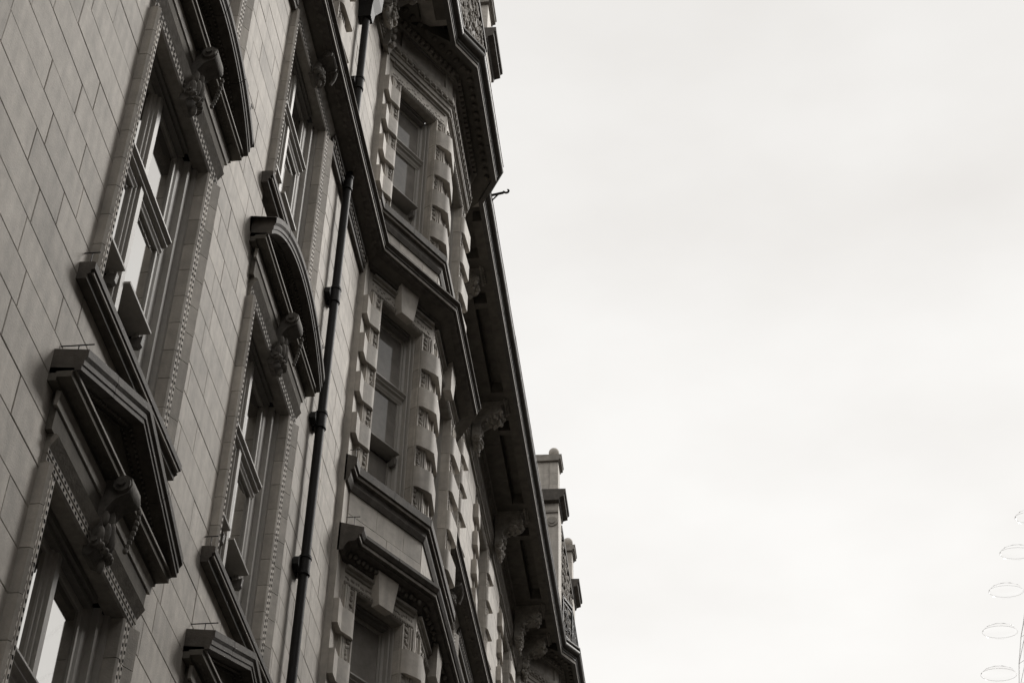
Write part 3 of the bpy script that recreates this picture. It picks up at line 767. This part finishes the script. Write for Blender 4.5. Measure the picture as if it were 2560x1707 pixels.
# ------------------------------------------------------------------ attic piers, parapet
def pier(y, x, lab):
    fr = Frame(x, y); mb = MB()
    mb.box(fr, -.36, .36, -.75, .12, 20.7, 23.98)
    part = mb.build('attic_pier', 'stone', bld); part['label'] = lab
    mb = MB()
    mb.prism([(-.8, 23.98), (.14, 23.98), (.16, 24.05), (.26, 24.08), (.26, 24.16), (.30, 24.19), (.30, 24.28), (-.8, 24.32)], -.50, .50, lambda a, b, t: fr(t, a, b))
    mb.build('pier_cornice', 'soot_stone', part)
    for r_ in range(3):
        for (a, b) in ((-.46, -.12), (-.115, .10)):
            mb = MB(); mb.box(fr, -.22, .22, a+.002, b-.002, 24.30+r_*.33+.002, 24.30+(r_+1)*.33-.002); mb.build('pier_stone', 'stone', part)
    mb = MB()
    mb.prism([(-.5, 25.29), (.12, 25.29), (.12, 25.32), (.17, 25.34), (.17, 25.40), (.19, 25.42), (.19, 25.46), (-.5, 25.48)], -.29, .29, lambda a, b, t: fr(t, a, b))
    mb.build('pier_cap', 'carved_stone', part)
    mb = MB(); mb.ell(fr, 0, -.02, 25.48+.06, .07, .07, .09, 12, 6); mb.ell(fr, 0, -.02, 25.48+.24, .13, .13, .13, 18, 12); mb.build('ball_finial', 'stone', part, 60)
    mb = MB()
    mb.box(fr, -.40, -.362, -.2, .12, 23.70, 23.76); 
    mb.prism([( -.03+a, 23.45+b) for a, b in arc(0, 0, .13, 0, 2*math.pi, 18)[:-1]], -.36, -.39, lambda a, b, t: fr(t, a, b))
    mb.prism([( -.03+a, 23.45+b) for a, b in arc(0, 0, .07, 0, 2*math.pi, 14)[:-1]], -.38, -.415, lambda a, b, t: fr(t, a, b))
    mb.build('scroll_relief', 'carved_stone', part, 40)
    return part
for k in (0, 1):
    w1 = 'over the farther bay' if k else 'over the nearer bay'
    pier(15.95+k*BAY, .84, 'stone attic pier with ball finial, first '+w1)
    pier(19.75+k*BAY, .84, 'stone attic pier with ball finial, second '+w1)
    fr = Frame(.93, 17.85+k*BAY); mb = MB()
    mb.box(fr, -1.52, 1.52, -.16, .0, 20.8, 23.75); par = mb.build('attic_parapet', 'soot_stone', bld)
    mb = MB(); mb.box(fr, -1.52, 1.52, -.18, .05, 23.75, 23.86); mb.build('coping', 'soot_stone', par)
    mb = MB(); rg = random.Random(k)
    for i in range(420):
        mb.ell(fr, rg.uniform(-1.5, 1.5), rg.uniform(-.01, .03), rg.uniform(21.3, 23.7), rg.uniform(.03, .08), .035, rg.uniform(.03, .09), 6, 4)
    stuff(mb.build('strapwork_carving', 'carved_stone', par, 60))

# ------------------------------------------------------------------ iron railings on the eaves
def scroll(fr, cu, cz, r, flip, mb):
    pts = []
    for i in range(22):
        t = i/21*3.6*math.pi; rr = r*(1-.8*i/21); pts.append(fr(cu+flip*rr*math.cos(t), 0, cz+rr*math.sin(t)))
    mb.tube(pts, .011, 5)
def railing(name_label, pts2, z0, z1, step, knob=True, fancy=True, group=None):
    root = empty('iron_railing', (pts2[0][0]-WALL, pts2[0][1], z0+EYE)); tag(root, name_label, 'railing')
    ox, oy, oz = pts2[0][0], pts2[0][1], z0+EYE
    def loc(fr): return lambda u, o, z: tuple(Vector(fr(u, o, z))-Vector((ox, oy, oz)))
    for a, b in zip(pts2, pts2[1:]):
        L = math.hypot(b[0]-a[0], b[1]-a[1]); fr = loc(Frame(a[0], a[1], math.atan2(b[0]-a[0], b[1]-a[1])))
        n = max(1, round(L/step))
        for z, r in ((z1, .022), (z1-.12, .014), (z0+.08, .016)):
            mb = MB(); mb.box(fr, 0, L, -r, r, z-r, z+r); mb.build('rail', 'wrought_iron', root)
        for i in range(n+1):
            mb = MB(); u = L*i/n
            mb.box(fr, u-.016, u+.016, -.016, .016, z0-.1, z1+.06)
            if knob: mb.ell(fr, u, 0, z1+.12, .03, .03, .028, 8, 5); mb.ell(fr, u, 0, z1+.20, .048, .048, .048, 10, 7)
            mb.build('post', 'wrought_iron', root)
            if i < n and fancy:
                mb = MB(); d = L/n; c = u+d/2; h = z1-.12-z0-.08
                scroll(fr, c-d*.22, z0+.08+h*.70, min(d*.2, h*.24), 1, mb); scroll(fr, c+d*.22, z0+.08+h*.70, min(d*.2, h*.24), -1, mb)
                scroll(fr, c-d*.22, z0+.08+h*.28, min(d*.2, h*.24), -1, mb); scroll(fr, c+d*.22, z0+.08+h*.28, min(d*.2, h*.24), 1, mb)
                mb.tube([fr(c, 0, z0+.08), fr(c, 0, z1-.12)], .012, 5)
                for s in (-1, 1): mb.tube([fr(c+s*d*.45, 0, z0+.1), fr(c+s*d*.12, 0, z0+.08+h*.5), fr(c+s*d*.45, 0, z1-.14)], .010, 5)
                mb.build('scrollwork', 'wrought_iron', root)
    return root
railing('black iron railing with knobbed posts along the straight eaves between the bays', [(.86, 20.9), (.86, 33.2)], 20.9, 21.64, 3.55, fancy=False)
railing('scrolled wrought iron railing crowning the cornice of the farther bay', [(.98, 16.45+BAY), (1.14, 16.95+BAY), (1.14, 19.0+BAY)], 20.92, 21.95, .55, knob=False)

# ------------------------------------------------------------------ iron hook at the far corner of the bay's cornice
hk = empty('davit_hook', (1.0-WALL, 20.05, 20.85+EYE)); tag(hk, 'black iron hook bracket sticking out from the eaves gutter past the bay', 'hook')
L0 = Vector((1.0, 20.05, 20.85+EYE))
def lp(x, y, z): return Vector((x, y, z+EYE))-L0
mb = MB(); mb.tube([lp(.9, 20.05, 20.86), lp(1.24, 20.05, 20.93)], .022, 8); mb.build('arm', 'wrought_iron', hk, 40)
mb = MB(); pts = [lp(1.24, 20.05, 20.93)]
for i in range(12):
    t = -.9*math.pi/2+i/11*4.1; pts.append(lp(1.29+.04*math.sin(t), 20.05, 20.965-.04*math.cos(t)))
mb.tube(pts, [.02]+[.018]*10+[.014, .010], 8); mb.build('hook', 'wrought_iron', hk, 40)
mb = MB(); mb.tube([lp(1.02, 20.05, 20.72), lp(1.16, 20.05, 20.905)], .013, 6); mb.build('brace', 'wrought_iron', hk)

# ------------------------------------------------------------------ drainpipe
PY = 14.42
dp = empty('drainpipe', (.10-WALL, PY, 0)); tag(dp, 'black cast iron drainpipe with eared collars running up beside the bay', 'drainpipe')
pf = lambda u, o, z: (o, u, z+EYE)
def ring_prism(mb, r, z0, z1, n=14):
    mb.prism([(a, b) for a, b in arc(0, 0, r, 0, 2*math.pi, n)[:-1]], z0, z1, lambda a, b, t: (a, b, t+EYE))
zz = [-1.6, .6, 2.45, 4.3, 6.15, 8.0, 9.85, 11.72, 13.55, 15.4, 17.25, 18.9]
for a, b in zip(zz, zz[1:]):
    mb = MB(); ring_prism(mb, .051, a, b); mb.build('pipe', 'black_paint', dp, 40)
for z in zz[1:-1]:
    mb = MB(); ring_prism(mb, .061, z-.10, z+.10); ring_prism(mb, .069, z+.075, z+.105); ring_prism(mb, .066, z-.115, z-.09)
    for s in (-1, 1):
        mb.prism([(s*.05, -.10), (s*.14, -.06), (s*.14, .0), (s*.10, .05), (s*.05, .09)], -.095, -.03, lambda a, b, t: (t, a, b+z+EYE))
    mb.build('collar', 'black_paint', dp, 40)
mb = MB()
vs = []
for z, hx, hy in ((18.55, .075, .075), (18.75, .09, .10), (18.95, .15, .20), (19.35, .16, .22), (19.42, .18, .25), (19.52, .18, .25)):
    vs += [(-.10, -hy, z+EYE), (hx, -hy, z+EYE), (hx, hy, z+EYE), (-.10, hy, z+EYE)]
fs = [(0, 1, 2, 3), (20, 23, 22, 21)]
for i in range(5):
    for k in range(4): fs.append((i*4+k, i*4+(k+1) % 4, i*4+4+(k+1) % 4, i*4+4+k))
mb.add(vs, fs); mb.build('hopper_head', 'black_paint', dp)

# ------------------------------------------------------------------ pigeon wires on ledges
def wire_post(x, y, z, ln, along, lab):
    r0 = empty('pigeon_wire', (x-WALL, y, z+EYE)); tag(r0, lab, 'wire', 'pigeon wires fixed along the ledges')
    mb = MB(); mb.tube([(0, 0, 0), (0, .0, .11)], .0045, 5); mb.build('post', 'wrought_iron', r0)
    mb = MB()
    if along == 'x': mb.tube([(-ln*.6, 0, .112), (ln*.4, 0, .112)], .005, 5)
    else: mb.tube([(0, -ln*.2, .112), (0, ln, .112)], .0045, 5)
    mb.build('wire', 'wrought_iron', r0)
for c, nm in ((COLS[0], 'window by the plain ashlar'), (COLS[1], 'window beside the drainpipe')):
    wire_post(.06, c-1.10, 8.13, .14, 'x', 'short black pigeon wire on the left end of the sill, '+nm)
    wire_post(.12, c-1.10, 7.29, .26, 'x', 'short black pigeon wire on the triangular pediment, '+nm)
    wire_post(.12, c-1.10, 11.80, .26, 'x', 'short black pigeon wire left on the arched pediment, '+nm)
    wire_post(.23, c+1.0, 12.02, .05, 'y', 'tiny black pigeon wire right on the arched pediment, '+nm)
wire_post(.16, 15.92, 12.36, .12, 'x', 'short black pigeon wire on the moulded sill of the bay')
wire_post(.22, 15.90, 11.38, .16, 'x', 'short black pigeon wire on the lowest cornice of the bay')

# ------------------------------------------------------------------ terrace across the street, added out of view to shade the lower floors
op = empty('added_terrace', (13.5, 20, 0)); tag(op, 'plain dark brick terrace added out of view across the street to shade the facade', 'building')
OF = lambda u, o, z: (-o, u, z)
HOP = 28.0
mb = MB(); mb.box(OF, -60, 60, -12, 0, 0, HOP); mb.build('wall', 'brick_facade', op)
mb = MB(); mb.box(OF, -60, 60, -12.2, .25, HOP, HOP+.4); mb.build('cornice', 'kerb_stone', op)
for i in range(-9, 10):
    for zf in (1, 5.2, 9.4, 13.6, 17.2):
        mb = MB(); mb.box(OF, i*6-.7, i*6+.7, .002, .03, zf, zf+2.2); mb.build('window', 'window_glass', op)

eb = empty('added_block', (4, -34, 0)); tag(eb, 'plain unseen block added behind the viewer for shade', 'building')  # unseen block, added to darken the faces turned towards the viewer
EF = lambda u, o, z: (u, o, z)
mb = MB(); mb.box(EF, -22, 22, -12, 0, 0, 25); mb.build('wall', 'brick_facade', eb)
mb = MB(); mb.box(EF, -22.2, 22.2, -12.2, .3, 25, 25.5); mb.build('cornice', 'kerb_stone', eb)
for i in range(-4, 5):
    for zf in (1, 5.2, 9.4, 13.6, 17.8, 21.4):
        mb = MB(); mb.box(EF, i*4.6-.7, i*4.6+.7, .002, .03, zf, zf+2.2); mb.build('window', 'window_glass', eb)

# ------------------------------------------------------------------ far observation wheel, mostly out of frame
def pix(u, v, Y):
    d = right*(u-CX)+down*(v-CY)+fwd*FPX
    t = Y/d.y; return Vector((d.x*t, Y, d.z*t+1.6))
YW = 190.0
p1, p2 = pix(2522, 1680, YW), pix(2566, 1385, YW)
RW = 60.0
mid = (p1+p2)/2; dv = p2-p1; hl = dv.length/2; nrm = Vector((dv.z, 0, -dv.x)).normalized()
cw = mid+nrm*math.sqrt(RW*RW-hl*hl)
ow = empty('observation_wheel', (cw.x, cw.y, 0)); tag(ow, 'pale far off observation wheel with glass cabins at the edge of the sky', 'wheel')
cl = Vector((0, 0, cw.z))
def on(r, a, y=0.): return (cl.x+r*math.sin(a), y, cl.z+r*math.cos(a))
for r, y in ((RW-1.5, -3.), (RW-1.5, 3.), (RW-6.5, 0)):
    mb = MB(); mb.tube([on(r, 2*math.pi*i/96, y) for i in range(97)], .07, 5); mb.build('rim', 'pale_steel', ow)
mb = MB()
for i in range(96):
    a, b = 2*math.pi*i/96, 2*math.pi*(i+1)/96
    mb.tube([on(RW-1.5, a, -3), on(RW-6.5, b, 0)], .035, 4); mb.tube([on(RW-1.5, a, 3), on(RW-6.5, b, 0)], .035, 4); mb.tube([on(RW-1.5, a, -3), on(RW-1.5, a, 3)], .035, 4)
stuff(mb.build('rim_lattice', 'pale_steel', ow))
for i in range(32):
    mb = MB(); mb.tube([on(3, 2*math.pi*i/32), on(RW-6.5, 2*math.pi*i/32)], .04, 4); mb.build('spoke', 'pale_steel', ow)
for i in range(64):
    a = 2*math.pi*(i+.4)/64; p = on(RW+1.2, a)
    mb = MB(); mb.ell(lambda u, o, z: (u, o, z), p[0], p[1], p[2], 2.1, 1.4, .8, 10, 8); mb.build('cabin', 'cabin_glass', ow, 60)
    mb = MB(); mb.tube([(p[0]+2.15*math.cos(2*math.pi*k/18), 0, p[2]-.1+.85*math.sin(2*math.pi*k/18)) for k in range(19)], .02, 4); mb.build('cabin_ring', 'pale_steel', ow)
mb = MB(); mb.tube([(cl.x, -6, cl.z), (cl.x, 10, cl.z)], 2.6, 16); mb.build('hub', 'pale_steel', ow)
for s in (-1, 1):
    mb = MB(); mb.tube([(cl.x, 9, cl.z), (cl.x+s*26, 30, 0)], [1.4, 1.8], 10); mb.build('support_leg', 'pale_steel', ow)
